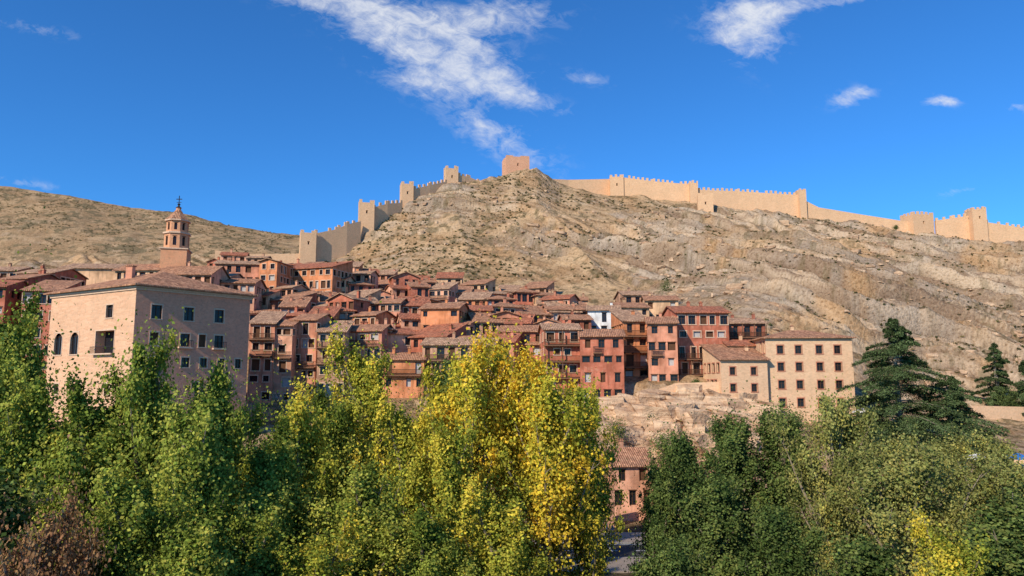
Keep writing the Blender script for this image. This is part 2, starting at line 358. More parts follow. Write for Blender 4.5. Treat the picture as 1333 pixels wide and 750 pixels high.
def roof(b,w,dep,z1,kind,mt,oh=0.5,pitch=0.3,t=0.16):
    x0,x1,y0,y1=-oh*0.7,w+oh*0.7,-oh,dep+oh*0.5
    if kind=='shed':
        zf=z1-oh*pitch; zb=z1+(y1)*pitch
        top=[(x0,y0,zf),(x1,y0,zf),(x1,y1,zb),(x0,y1,zb)]; fs=[(0,1,2,3)]; per=[0,1,2,3]
    elif kind=='gx':
        ym=dep/2; zr=z1+ym*pitch; zf=z1-oh*pitch; zb=z1-oh*0.5*pitch
        top=[(x0,y0,zf),(x1,y0,zf),(x1,ym,zr),(x1,y1,zb),(x0,y1,zb),(x0,ym,zr)]; fs=[(0,1,2,5),(5,2,3,4)]; per=[0,1,2,3,4,5]
    elif kind=='gy':
        xm=w/2; zr=z1+xm*pitch; ze=z1-oh*0.7*pitch
        top=[(x0,y0,ze),(xm,y0,zr),(x1,y0,ze),(x1,y1,ze),(xm,y1,zr),(x0,y1,ze)]; fs=[(0,1,4,5),(1,2,3,4)]; per=[0,1,2,3,4,5]
    else:
        ze=z1-oh*pitch; r=min(w,dep)/2; zr=ze+(r+oh)*pitch; y1=dep+oh; x0,x1=-oh,w+oh
        if w>=dep: a,c=(r,dep/2,zr),(w-r,dep/2,zr)
        else: a,c=(w/2,r,zr),(w/2,dep-r,zr)
        top=[(x0,y0,ze),(x1,y0,ze),(x1,y1,ze),(x0,y1,ze),a,c]; per=[0,1,2,3]
        fs=[(0,1,5,4),(1,2,5),(2,3,4,5),(3,0,4)] if w>=dep else [(0,1,4),(1,2,5,4),(2,3,5),(3,0,4,5)]
    up=0.05
    for f in fs: b.face([(top[i][0],top[i][1],top[i][2]+up+t) for i in f],mt)
    for f in fs: b.face([(top[i][0],top[i][1],top[i][2]+up) for i in f[::-1]],'eave')
    for i in range(len(per)):
        a=top[per[i]]; c=top[per[(i+1)%len(per)]]
        b.face([(a[0],a[1],a[2]+up),(c[0],c[1],c[2]+up),(c[0],c[1],c[2]+up+t),(a[0],a[1],a[2]+up+t)],mt)
    return top
def balcony(b,x0,x1,z,dep,mt='wood',roofed=False,h=1.0,zt=None):
    b.box(x0,x1,-dep,0.05,z-0.16,z,'eave')
    b.box(x0,x1,-dep,-dep+0.06,z+h-0.09,z+h,mt); b.box(x0,x1,-dep,-dep+0.05,z+0.08,z+0.15,mt)
    n=max(2,int((x1-x0)/0.17))
    for i in range(n+1):
        x=x0+(x1-x0-0.06)*i/n; b.box(x,x+0.06,-dep+0.008,-dep+0.045,z+0.151,z+h-0.091,mt)
    for x in (x0,x1-0.06):
        b.box(x,x+0.05,-dep+0.07,0.02,z+h-0.055,z+h-0.005,mt)
    if roofed and zt:
        m_=max(1,int((x1-x0)/2.2))
        for i in range(m_+1):
            x=x0+(x1-x0-0.16)*i/m_; b.box(x,x+0.16,-dep+0.065,-dep+0.22,z+0.002,zt,'eave')
    k=max(1,int((x1-x0)/1.2))
    for i in range(k+1):
        x=x0+0.05+(x1-x0-0.25)*i/k; b.box(x,x+0.13,-dep+0.1,0.04,z-0.34,z-0.162,'wood')
def house(A,w,dep,yaw,z0,z1,wm='pink',roofk='gx',tile='tile',seed=0,balc=(),name='townhouse',fh=2.75,rows=None,trim=None,gap=1.9,dens=0.93,chim=True,pitch=0.3,ww=1.05,lrows=None,rrows=None,oh=0.55):
    rng=random.Random(seed*13+5); e=empty(name,(A[0],A[1],z0),yaw); h=z1-z0
    if trim is None and rng.random()<0.3: trim='trim'
    bw=B([wm,'trim','btrim','wood']); bg=B(['glass','shut','curtain','wood','trim']); br=B([tile,'eave',wm]); bb=B(['wood','iron','eave'])
    R=lambda wd,dn=dens: rows_for(wd,max(0,h-14),h,rng,fh,dn,gap,ww)
    fr=rows if rows is not None else R(w)
    wallface(bw,bg,(0,0),(1,0),w,0,h,fr,wm,trim)
    wallface(bw,bg,(w,0),(0,1),dep,0,h,rrows if rrows is not None else R(dep,0.75),wm,trim)
    wallface(bw,bg,(w,dep),(-1,0),w,0,h,[],wm,trim)
    wallface(bw,bg,(0,dep),(0,-1),dep,0,h,lrows if lrows is not None else R(dep,0.75),wm,trim)
    roof(br,w,dep,h,roofk,tile,oh=oh,pitch=pitch)
    if roofk=='shed':
        zb=h+dep*pitch
        bw.face([(w,0,h),(w,dep,h),(w,dep,zb)],wm); bw.face([(0,dep,h),(0,0,h),(0,dep,zb)],wm); bw.face([(w,dep,h),(0,dep,h),(0,dep,zb),(w,dep,zb)],wm)
    elif roofk=='gx':
        zr=h+dep/2*pitch; bw.face([(w,0,h),(w,dep,h),(w,dep/2,zr)],wm); bw.face([(0,dep,h),(0,0,h),(0,dep/2,zr)],wm)
    elif roofk=='gy':
        zr=h+w/2*pitch; bw.face([(0,0,h),(w,0,h),(w/2,0,zr)],wm); bw.face([(w,dep,h),(0,dep,h),(w/2,dep,zr)],wm)
    for bc in balc:
        x0,x1,k,dp=bc[:4]; z=h-fh*k+0.05; mt=bc[4] if len(bc)>4 else 'wood'
        if z>0.5: balcony(bb,x0*w,x1*w,z,dp,mt,roofed=len(bc)>5,zt=z+fh-0.35)
    if chim:
        for _ in range(rng.choice([0,1,1,2])):
            cx=rng.uniform(0.15,0.85)*w; cy=rng.uniform(0.35,0.7)*dep; zc=h+dep*0.5*pitch
            br.box(cx,cx+0.5,cy,cy+0.5,h-0.2,zc+0.9,wm); br.box(cx-0.1,cx+0.6,cy-0.1,cy+0.6,zc+0.9,zc+1.0,tile); br.box(cx+0.1,cx+0.4,cy+0.1,cy+0.4,zc+1.0,zc+1.2,tile)
    bw.make('walls',e); bg.make('windows',e); br.make('roof',e,uv=True); bb.make('balconies',e)
    return e
def house_at(pl,pr,ye,d,yaw=0,dep=8,**k):
    a=W(pl,ye,d); w=(W(pr,ye,d).x-a.x); w=w/max(0.6,math.cos(math.radians(yaw)))
    y=math.radians(yaw); z0=k.pop('z0',None)
    if z0 is None:
        pts=[ground(a.x+w*math.cos(y)*s-dep*math.sin(y)*t,a.y+w*math.sin(y)*s+dep*math.cos(y)*t) for s in (0,0.5,1) for t in (0,1)]
        z0=min(pts)-1.0
    z0=min(z0,a.z-4)
    return house((a.x,a.y),w,dep,y,z0,a.z,**k)
cols=['red','pink','rose','orange','dark','brown','pink','red','pink','ochre','red','rose']
sd=100
ROWS=[(214,[(270,340),(330,340),(400,349),(470,360),(560,368),(610,376)]),
      (198,[(285,352),(340,350),(420,359),(520,366),(640,378),(700,384)]),
      (183,[(325,366),(400,373),(520,379),(640,386),(760,392)]),
      (170,[(325,380),(400,385),(500,391),(600,396),(760,400)]),
      (158,[(325,394),(400,399),(500,405),(600,405),(720,411)]),
      (146,[(325,408),(420,409),(500,417),(560,421),(700,423)]),
      (136,[(330,420),(430,421),(500,437),(560,445),(690,445)])]
rg=random.Random(21)
for d,tab in ROWS:
    px=tab[0][0]; end=tab[-1][0]
    while px<end:
        wpx=rg.uniform(3.8,7.0)/d*F; dd=d+rg.uniform(-4,4)
        ye=float(np.interp(px+wpx/2,[t[0] for t in tab],[t[1] for t in tab]))+rg.uniform(-11,8)
        sd+=1
        house_at(px,px+wpx,ye,dd,yaw=rg.uniform(-28,28),dep=rg.uniform(5,7.2),wm=rg.choice(cols),roofk=rg.choice(['gx','gx','shed','shed','gy','hip']),
                 tile=rg.choice(['tile','tile2','tile','tile3']),seed=sd,balc=([(0.05,0.95,rg.choice([1,2]),0.8)] if rg.random()<0.55 else ()),pitch=rg.uniform(0.28,0.42))
        px+=wpx*rg.uniform(0.9,1.1)
FR=[
(326,357,421,125,6,9,'pink','shed','tile2',[(0,1,1,0.8),(0.1,0.9,2,0.8)]),
(357,381,424,126,0,8,'rose','gx','tile',[(0,1,2,0.7)]),
(381,414,417,129,-8,9,'pink','gx','tile',[(0,1,3,0.8)]),
(414,449,432,127,4,8,'brown','shed','tile2',[(0,1,1,0.9,'wood',1),(0,1,2,0.9)]),
(449,498,431,133,-6,9,'pink','gx','tile',[(0,0.9,1,0.8)]),
(498,552,468,128,3,8,'orange','gx','tile',[(0,1,1,0.8)]),
(500,546,437,141,8,9,'red','gx','tile3',[]),
(548,598,402,144,-10,9,'orange','gx','tile',[(0.1,0.6,2,0.7,'iron')]),
(598,640,404,150,5,9,'red','gx','tile3',[]),
(550,645,449,129,-4,9,'brown','gx','tile2',[(0.05,0.5,1,0.9)]),
(640,676,411,147,5,9,'pink','gy','tile',[]),
(650,708,432,137,-6,9,'dark','gx','tile',[(0,0.6,1,0.9)]),
(708,755,429,126,3,8,'red','gx','tile2',[(0,1,1,1.0,'wood',1),(0,1,2,1.0,'wood',1),(0,1,3,1.0,'wood',1),(0,1,4,1.0,'wood',1)]),
(755,811,438,123,-4,9,'red','gx','tile',[(0.3,0.5,1,0.5,'iron')]),
(811,845,418,131,6,9,'orange','shed','tile2',[(0,1,1,0.9,'wood'),(0,1,2,0.9,'wood'),(0,1,3,0.9,'wood')]),
(843,880,421,127,-8,9,'pink','gx','tile',[(0.1,0.5,2,0.5,'iron')]),
(880,949,407,130,3,10,'red','gx','tile3',[(0,0.95,3,1.0,'wood',1),(0,0.95,4,1.0,'wood',1)]),
(949,996,421,140,0,8,'dark','gx','tile2',[(0,1,1,0.9,'wood',1)]),
(765,806,404,151,-6,8,'white','gx','tile2',[]),
(806,846,400,156,8,9,'ochre','gx','tile',[]),
(840,882,391,163,-5,9,'ochre','gx','tile',[]),
(812,850,384,170,5,9,'brown','gx','tile2',[]),
(712,766,403,160,4,9,'rose','gx','tile',[]),
(700,735,396,168,-4,9,'pink','gx','tile2',[]),
(735,770,416,146,6,8,'dark','gx','tile',[]),
(-60,2,372,116,8,10,'red','gx','tile3',[]),
(0,42,364,126,-10,9,'dark','gx','tile',[]),
(30,72,378,118,12,9,'red','shed','tile',[]),
(22,75,356,142,-6,9,'dark','gx','tile2',[]),
(-40,20,352,150,4,9,'brown','gx','tile2',[]),
]
for i,(pl,pr,ye,d,yw,dp,wm,rk_,tl,bc) in enumerate(FR):
    house_at(pl,pr,ye,d,yaw=yw,dep=dp,wm=wm,roofk=rk_,tile=tl,seed=500+i,balc=bc)
def grid(w,cols_,zs,ww,hh,kinds=('glass',)):
    out=[]; r=random.Random(4)
    for z in zs: out.append((z,z+hh,[(c*w-ww/2,c*w+ww/2,r.choice(kinds)) for c in cols_]))
    return out
z1=W(997,440,122).z; z0=-9.0; h=z1-z0
house_at(996,1106,440,122,yaw=-3,dep=11,z0=z0,wm='stone',roofk='hip',tile='tile',name='stone_house',trim='btrim',chim=True,seed=900,
   rows=grid((1106-996)/F*122,(0.17,0.38,0.62,0.83),[h-2.6,h-5.4,h-8.3,h-11.2],1.05,1.35),pitch=0.26)
z1=W(938,468,121).z; h=z1-z0
house_at(938,1000,468,120.5,yaw=4,dep=9,z0=z0,wm='stone',roofk='shed',tile='tile',name='stone_house',trim='btrim',seed=901,
   rows=grid(7.8,(0.25,0.7),[h-2.5,h-5.2],0.95,1.25),pitch=0.3)
house_at(948,998,450,128,yaw=0,dep=7,wm='ochre',roofk='gx',tile='tile3',seed=903)
house_at(797,850,606,101,yaw=6,dep=9,z0=-18.5,wm='rose',roofk='gx',tile='tile',seed=905,pitch=0.4)
house_at(850,930,622,98,yaw=-4,dep=8,z0=-18.5,wm='ochre',roofk='gx',tile='tile',seed=906,pitch=0.4)
house_at(690,758,610,100,yaw=-4,dep=8,z0=-18.5,wm='pink',roofk='gx',tile='tile2',seed=907,pitch=0.4)

def palace():
    c=W(178,372,95); l=W(68,383,105); r=W(326,386,107); zt=c.z; zb=-9.0
    e=empty('bishops_palace',(c.x,c.y,zb)); H=zt-zb
    c2=Vector((0,0)); l2=Vector((l.x-c.x,l.y-c.y)); r2=Vector((r.x-c.x,r.y-c.y)); bk=l2+r2
    bw=B(['palace','palace2','trim','btrim','wood']); bg=B(['glass','shut','curtain','wood','trim']); br=B(['tile','eave','palace'])
    def side(a,b,rows,mt):
        d=b-a; L=d.length; d/=L; wallface(bw,bg,(a.x,a.y),(d.x,d.y),L,0,H,rows(L),mt,'trim')
    T=H
    left=lambda L:[(T-3.9,T-2.2,[(0.68*L,0.68*L+1.5,'glass')]),(T-8.6,T-5.6,[(0.08*L,0.08*L+1.9,'arch'),(0.28*L,0.28*L+1.9,'arch'),(0.58*L,0.58*L+4.2,'deep')]),(T-14,T-12.6,[(0.12*L,0.12*L+1.1,'glass'),(0.4*L,0.4*L+1.1,'glass'),(0.72*L,0.72*L+1.1,'glass')])]
    right=lambda L:[(T-4.1,T-2.3,[(0.13*L,0.13*L+1.35,'glass'),(0.40*L,0.40*L+1.35,'glass'),(0.67*L,0.67*L+1.35,'glass')]),
        (T-7.6,T-5.9,[(0.13*L,0.13*L+1.1,'shut'),(0.38*L,0.38*L+1.3,'glass'),(0.54*L,0.54*L+1.0,'shut'),(0.68*L,0.68*L+1.3,'glass')]),
        (T-10.4,T-9.1,[(0.13*L,0.13*L+1.0,'shut'),(0.4*L,0.4*L+1.1,'glass'),(0.56*L,0.56*L+1.0,'glass'),(0.72*L,0.72*L+1.0,'glass'),(0.88*L,0.88*L+0.9,'glass')]),
        (T-13.6,T-12.4,[(0.2*L,0.2*L+0.9,'glass'),(0.5*L,0.5*L+1.0,'glass'),(0.8*L,0.8*L+1.0,'glass')])]
    side(l2,c2,left,'palace2'); side(c2,r2,right,'palace'); side(r2,bk,lambda L:[], 'palace'); side(bk,l2,lambda L:[], 'palace')
    cen=bk/2
    def ring(k,z): return [(cen.x+(p.x-cen.x)*k,cen.y+(p.y-cen.y)*k,z) for p in (l2,c2,r2,bk)]
    for (k,za,zb_) in ((1.02,H-0.5,H-0.25),(1.04,H-0.25,H-0.02)):
        a=ring(k,za); b_=ring(k,zb_)
        for i in range(4): j=(i+1)%4; bw.face([a[i],a[j],b_[j],b_[i]],'trim')
        bw.face(a[::-1],'trim')
    o=ring(1.09,H); o2=ring(1.09,H+0.2); mid1=cen+(l2-c2)*0.12; mid2=cen-(l2-c2)*0.12
    ap1=(mid1.x,mid1.y,H+3.3); ap2=(mid2.x,mid2.y,H+3.3)
    br.face(o[::-1],'eave')
    for i in range(4): j=(i+1)%4; br.face([o[i],o[j],o2[j],o2[i]],'tile')
    br.face([o2[0],o2[1],ap2,ap1],'tile'); br.face([o2[1],o2[2],ap2],'tile'); br.face([o2[2],o2[3],ap1,ap2],'tile'); br.face([o2[3],o2[0],ap1],'tile')
    br.box(cen.x-3,cen.x-2.1,cen.y-2,cen.y-1.1,H+1.4,H+4.0,'palace'); br.box(cen.x-3.12,cen.x-1.98,cen.y-2.12,cen.y-0.98,H+4.0,H+4.15,'tile')
    bb=B(['iron','trim'])
    def balc(a,b_,x0,x1,zf,pr):
        d=(b_-a).normalized(); n=(d.y,-d.x); O=(a.x,a.y); E=(d.x,d.y)
        bb.obox(O,E,n,x0,x1,-0.04,pr,zf-0.18,zf,'trim'); bb.obox(O,E,n,x0,x1,pr-0.07,pr-0.02,zf+0.85,zf+0.92,'iron')
        k=int((x1-x0)/0.22)
        for i in range(k+1):
            x=x0+(x1-x0-0.04)*i/k; bb.obox(O,E,n,x,x+0.035,pr-0.065,pr-0.03,zf,zf+0.85,'iron')
    L=(c2-l2).length; balc(l2,c2,0.58*L-0.3,0.58*L+4.5,T-8.62,0.55)
    L=(r2-c2).length
    for f in (0.38,0.68): balc(c2,r2,f*L-0.3,f*L+1.6,T-7.7,0.5)
    bw.make('walls',e); bg.make('windows',e); br.make('roof',e,uv=True); bb.make('balcony',e)
palace()

def church():
    d=150; c=W(221,345,d); e=empty('church_tower',(c.x,c.y+2.5,5.0))
    Z=lambda y: W(221,y,d).z-5.0
    bw=B(['brick','trim','wood','btrim']); bg=B(['glass','shut','curtain','wood','trim']); br=B(['tile','eave','iron','brick'])
    hw=2.5
    def poly(n,r,rot=0): return [(r*math.cos(rot+2*math.pi*i/n),r*math.sin(rot+2*math.pi*i/n)) for i in range(n)]
    def stage(pts,za,zb,arch,wm='brick'):
        n=len(pts)
        for i in range(n):
            a=Vector(pts[i]); b_=Vector(pts[(i+1)%n]); dd=b_-a; L=dd.length; dd/=L
            rows=[(za+(zb-za)*0.2,za+(zb-za)*0.8,[(L/2-L*0.18,L/2+L*0.18,'arch')])] if arch else []
            wallface(bw,bg,(a.x,a.y),(dd.x,dd.y),L,za,zb,rows,wm,None)
    def slab(pts,za,zb,mt):
        n=len(pts)
        for i in range(n):
            a=pts[i]; b_=pts[(i+1)%n]; bw.face([(a[0],a[1],za),(b_[0],b_[1],za),(b_[0],b_[1],zb),(a[0],a[1],zb)],mt)
        bw.face([(p[0],p[1],zb) for p in pts],mt); bw.face([(p[0],p[1],za) for p in pts][::-1],mt)
    sq=poly(4,hw*math.sqrt(2),math.pi/4+0.25)
    stage(sq,0,Z(324),False); slab(poly(4,(hw+0.25)*math.sqrt(2),math.pi/4+0.25),Z(324),Z(322.5),'trim')
    stage(poly(8,2.5,math.pi/8+0.25),Z(322.5),Z(303),True); slab(poly(8,2.8,math.pi/8+0.25),Z(303),Z(301),'trim')
    stage(poly(8,2.2,math.pi/8+0.25),Z(301),Z(286),True); slab(poly(8,2.6,math.pi/8+0.25),Z(286),Z(284.5),'trim')
    prof=[(2.6,284.5),(1.7,279),(1.0,274),(0.55,270)]
    for k in range(len(prof)-1):
        a=poly(8,prof[k][0],math.pi/8+0.25); b_=poly(8,prof[k+1][0],math.pi/8+0.25)
        for i in range(8):
            j=(i+1)%8; br.face([(*a[i],Z(prof[k][1])+0.01),(*a[j],Z(prof[k][1])+0.01),(*b_[j],Z(prof[k+1][1])+0.01),(*b_[i],Z(prof[k+1][1])+0.01)],'tile')
    prof=[(0.5,270),(0.5,267.5),(0.65,267.3),(0.3,265.5),(0.12,264),(0.3,263),(0.3,262),(0.09,261),(0.09,251)]
    for k in range(len(prof)-1):
        a=poly(8,prof[k][0]); b_=poly(8,prof[k+1][0])
        for i in range(8):
            j=(i+1)%8; br.face([(*a[i],Z(prof[k][1])),(*a[j],Z(prof[k][1])),(*b_[j],Z(prof[k+1][1])),(*b_[i],Z(prof[k+1][1]))],'brick' if k<2 else 'iron')
    br.box(-0.6,0.6,-0.05,0.05,Z(256),Z(255),'iron'); br.box(-0.5,0.5,-0.04,0.04,Z(260),Z(259.4),'iron')
    bw.make('shaft',e); bg.make('belfry_openings',e); br.make('spire',e,uv=True)
church()
house_at(78,205,349,158,yaw=4,dep=12,wm='ochre',roofk='gx',tile='tile2',name='church_nave',seed=950,dens=0.4,gap=5,chim=False)
house_at(205,275,357,145,yaw=0,dep=10,wm='rose',roofk='gx',tile='tile',name='church_sacristy',seed=951,pitch=0.45)
house_at(150,215,352,150,yaw=-6,dep=9,wm='ochre',roofk='gx',tile='tile',seed=952,pitch=0.4)
house_at(280,338,343,178,yaw=10,dep=9,wm='pink',roofk='gx',tile='tile2',seed=953)
house_at(338,362,341,176,yaw=-8,dep=9,wm='orange',roofk='gy',tile='tile2',seed=954)
house_at(362,440,352,186,yaw=-20,dep=9,wm='orange',roofk='shed',tile='tile3',seed=955)
house_at(270,330,368,150,yaw=5,dep=9,wm='rose',roofk='gx',tile='tile',seed=956)
house_at(240,300,362,160,yaw=-5,dep=9,wm='brown',roofk='gx',tile='tile2',seed=957)

# ---------------------------------------------------------------- fortress
def merl(b,o,ex,n,L,zf,th,mt,mw=0.95,gp=0.9,mh=1.1):
    k=int((L+gp)/(mw+gp)); k=max(k,1); st=(L-k*mw)/(max(k-1,1))
    for i in range(k):
        if random.random()<0.06: continue
        x=i*(mw+st) if k>1 else L/2-mw/2; z=zf(x+mw/2); b.obox(o,ex,n,x,x+mw,-th,0.0,z-0.6,z+mh*random.uniform(0.7,1.1),mt)
def wallrun(name,pts,merlon=True,th=1.3,mt='fort'):
    P=[W(*p) for p in pts]; o=P[0]; b=B([mt])
    Q=[Vector((p.x-o.x,p.y-o.y,p.z)) for p in P]; N=[]
    for i in range(len(Q)):
        a=Q[max(i-1,0)]; c=Q[min(i+1,len(Q)-1)]; d=Vector((c.x-a.x,c.y-a.y)).normalized(); N.append(Vector((d.y,-d.x)))
    def zb(i): return min(ground(P[i].x,P[i].y)-5,Q[i].z-2)
    for i in range(len(Q)-1):
        a,c=Q[i],Q[i+1]; na,nc_=N[i]*th,N[i+1]*th; za,zc=zb(i),zb(i+1)
        A0=(a.x,a.y);C0=(c.x,c.y);A1=(a.x-na.x,a.y-na.y);C1=(c.x-nc_.x,c.y-nc_.y)
        b.face([(*A0,za),(*C0,zc),(*C0,c.z),(*A0,a.z)],mt); b.face([(*A0,a.z),(*C0,c.z),(*C1,c.z),(*A1,a.z)],mt)
        b.face([(*C1,zc),(*A1,za),(*A1,a.z),(*C1,c.z)],mt)
        if merlon:
            d=Vector((c.x-a.x,c.y-a.y)); L=d.length; d/=L; n=(d.y,-d.x)
            merl(b,(A0[0]-n[0]*0.02,A0[1]-n[1]*0.02),(d.x,d.y),n,L,lambda x,a=a,c=c,L=L:a.z+(c.z-a.z)*x/L,0.55,mt)
    for i in (0,len(Q)-1):
        a=Q[i]; n=N[i]*th; b.face([(a.x,a.y,zb(i)),(a.x-n.x,a.y-n.y,zb(i)),(a.x-n.x,a.y-n.y,a.z),(a.x,a.y,a.z)],mt)
    ob=b.make(name); ob.location=(o.x,o.y,0); return ob
def tower(name,px,yt,d,wpx,dep=5,yaw=0,mt='fort',merlon=True):
    a=W(px-wpx/2,yt,d); w=wpx/F*d; z0=ground(a.x+w/2,a.y+dep/2)-6; e=empty(name,(a.x,a.y,z0),math.radians(yaw)); h=a.z-z0-1.1*merlon
    b=B([mt,'glass','wood','trim','btrim','shut','curtain'])
    for p0,ex,L in (((0,0),(1,0),w),((w,0),(0,1),dep),((w,dep),(-1,0),w),((0,dep),(0,-1),dep)):
        wallface(b,b,p0,ex,L,0,h,[] if w<4 else [(h-4,h-3.0,[(L/2-0.25,L/2+0.25,'deep')])],mt,None)
        n=(ex[1],-ex[0])
        if merlon: merl(b,(p0[0]+n[0]*0.02+ex[0]*0.03,p0[1]+n[1]*0.02+ex[1]*0.03),ex,n,L-0.7,lambda x:h,0.55,mt)
    if not merlon:
        r=random.Random(int(px))
        for (x0,x1,y0,y1) in ((0.05,w*0.3,0.05,0.8),(w*0.62,w-0.05,0.05,0.8),(w-0.8,w-0.06,0.85,dep*0.6),(0.06,0.8,dep*0.5,dep-0.05)): b.box(x0,x1,y0,y1,h-0.4,h+r.uniform(0.3,0.9),mt)
    b.face([(0,0,h-0.3),(w,0,h-0.3),(w,dep,h-0.3),(0,dep,h-0.3)],mt)
    b.make('masonry',e); return e
wallrun('town_wall',[(280,326,235),(330,331,238),(392,330,241)],merlon=False)
tower('wall_tower',402,298,240,20,6,20)
wallrun('town_wall',[(410,304,243),(440,298,248),(452,292,250),(470,288,254)])
tower('wall_tower',478,259,256,20,6,15)
wallrun('town_wall',[(486,270,259),(505,265,263),(524,264,268)])
tower('wall_tower',531,235,270,16,6,15)
wallrun('town_wall',[(539,246,272),(560,241,277),(582,236,283)])
tower('wall_tower',589,215,285,17,5,15)
wallrun('town_wall',[(597,228,287),(610,230,290),(624,236,293)])
tower('castle_keep',675,203,299,32,9,12,mt='fortred',merlon=False)
wallrun('town_wall',[(716,233,306),(740,234,309),(796,233,312)],merlon=False)
tower('wall_tower',803,227,306,18,6,-5)
wallrun('town_wall',[(812,231,306),(850,236,305),(900,240,303)])
tower('wall_tower',903,235,301,11,5,-5)
wallrun('town_wall',[(909,247,302),(960,249,302),(1042,254,300)])
tower('wall_tower',1045,248,298,9,5,0,merlon=False)
wallrun('town_wall',[(1050,262,299),(1066,270,299),(1120,279,299),(1190,290,297)],merlon=False)
tower('wall_tower',1203,275,294,30,8,8)
wallrun('town_wall',[(1218,287,295),(1240,284,294),(1265,280,293)])
tower('wall_tower',1274,269,290,18,6,-5)
wallrun('town_wall',[(1283,289,291),(1310,293,290),(1350,300,288),(1420,318,287)])
tower('wall_tower',918,254,292,20,4,-10,merlon=False)

# ---------------------------------------------------------------- rocks (blocky limestone)
def blocks(name,items,seed=0):
    import bmesh
    bm=bmesh.new(); bmesh.ops.create_cube(bm,size=2); bmesh.ops.subdivide_edges(bm,edges=bm.edges[:],cuts=2,use_grid_fill=True)
    IV=np.array([x.co[:] for x in bm.verts]); IF=[[a.index for a in y.verts] for y in bm.faces]; bm.free()
    r=np.random.RandomState(seed); vs=[];fs=[];o=0
    for (x,y,z,s,fl) in items:
        v=IV.copy()
        for k in range(7):
            kk=r.randn(3); kk/=np.linalg.norm(kk); t=v@kk; lim=r.uniform(0.8,1.2); v=v-np.outer(np.maximum(t-lim,0),kk)
        v+=r.randn(*v.shape)*0.07
        v=v*np.array([s*r.uniform(0.8,1.7),s*r.uniform(0.7,1.1),s*fl]); a=r.uniform(-0.5,0.5); c,s_=math.cos(a),math.sin(a); ti=r.uniform(-0.2,0.08)
        v=np.stack([v[:,0]*c-v[:,1]*s_,v[:,0]*s_+v[:,1]*c,v[:,2]+ti*v[:,0]],1)+np.array([x,y,z]); vs.append(v); fs.extend([[i+o for i in f] for f in IF]); o+=len(v)
    me=bpy.data.meshes.new(name); me.from_pydata(np.concatenate(vs).tolist(),[],fs); me.materials.append(MT['rock']); me.update()
    return link(bpy.data.objects.new(name,me))
r=random.Random(5); it=[]
for _ in range(1500):
    px=r.uniform(420,1400); d=r.uniform(175,292) if px<850 else r.uniform(145,292); x=(px-666.5)/F*d
    if px<850 and d<215: continue
    if float(rockmask(np.array([x]),np.array([d]))[0])<0.5 and r.random()<0.75: continue
    s=r.uniform(0.25,0.85)*(1.8 if r.random()<0.08 else 1); it.append((x,d,ground(x,d),s,r.uniform(0.4,0.8)))
blocks('hillside_boulders',it,2)
it=[]
for _ in range(300):
    px=r.uniform(770,1000); d=r.uniform(106,123); x=(px-666.5)/F*d; it.append((x,d,ground(x,d)+r.uniform(-1.0,0.4),r.uniform(1.0,2.5),r.uniform(0.5,0.85)))
for _ in range(80):
    px=r.uniform(1105,1200); d=r.uniform(104,112); x=(px-666.5)/F*d; it.append((x,d,ground(x,d)+r.uniform(-0.6,0.3),r.uniform(0.7,1.6),r.uniform(0.4,0.7)))
blocks('cliff_rocks',it,3)

# ---------------------------------------------------------------- vegetation
def leafquads(C,size,rng,up=0.35,asp=0.65,out=None,ow=0.9):
    n=len(C); nrm=rng.randn(n,3)*(0.7 if out is not None else 1.0); nrm[:,2]+=up
    if out is not None: nrm+=out*ow
    nrm/=np.linalg.norm(nrm,axis=1)[:,None]
    t=np.cross(nrm,rng.randn(n,3)); t/=np.linalg.norm(t,axis=1)[:,None]; bt=np.cross(nrm,t)
    s=(size*rng.uniform(0.6,1.3,n))[:,None]
    v=np.stack([C-t*s*0.5,C+bt*s*asp*0.5-t*s*0.05,C+t*s*0.5,C-bt*s*asp*0.5-t*s*0.05],1)
    return v.reshape(-1,3)
def tube(path,rad,sides=6):
    path=np.array(path,float); n=len(path); d=np.gradient(path,axis=0); d/=np.linalg.norm(d,axis=1)[:,None]+1e-9
    ref=np.array([0.3,1,0.1]); a=np.cross(d,ref); a/=np.linalg.norm(a,axis=1)[:,None]+1e-9; b_=np.cross(d,a)
    th=np.linspace(0,2*math.pi,sides,endpoint=False); v=path[:,None]+(a[:,None]*np.cos(th)[None,:,None]+b_[:,None]*np.sin(th)[None,:,None])*np.array(rad)[:,None,None]
    i=np.arange(n*sides).reshape(n,sides); j=np.roll(i,-1,1)
    q=np.stack([i[:-1],j[:-1],j[1:],i[1:]],-1).reshape(-1,4); return v.reshape(-1,3),q
def assemble(name,tubes,LV,LC,leafm='leaf'):
    vs=[];qs=[];o=0
    for v,q in tubes: vs.append(v); qs.append(q+o); o+=len(v)
    nt_=sum(len(q) for q in qs); nl=len(LV)//4
    qs.append(np.arange(nl*4).reshape(-1,4)+o); col=np.concatenate([np.full((o,3),0.15),np.repeat(LC,4,axis=0)])
    vs.append(LV); mi=np.concatenate([np.zeros(nt_),np.ones(nl)])
    return npmesh(name,np.concatenate(vs),np.concatenate(qs),['bark',leafm],mi,col)
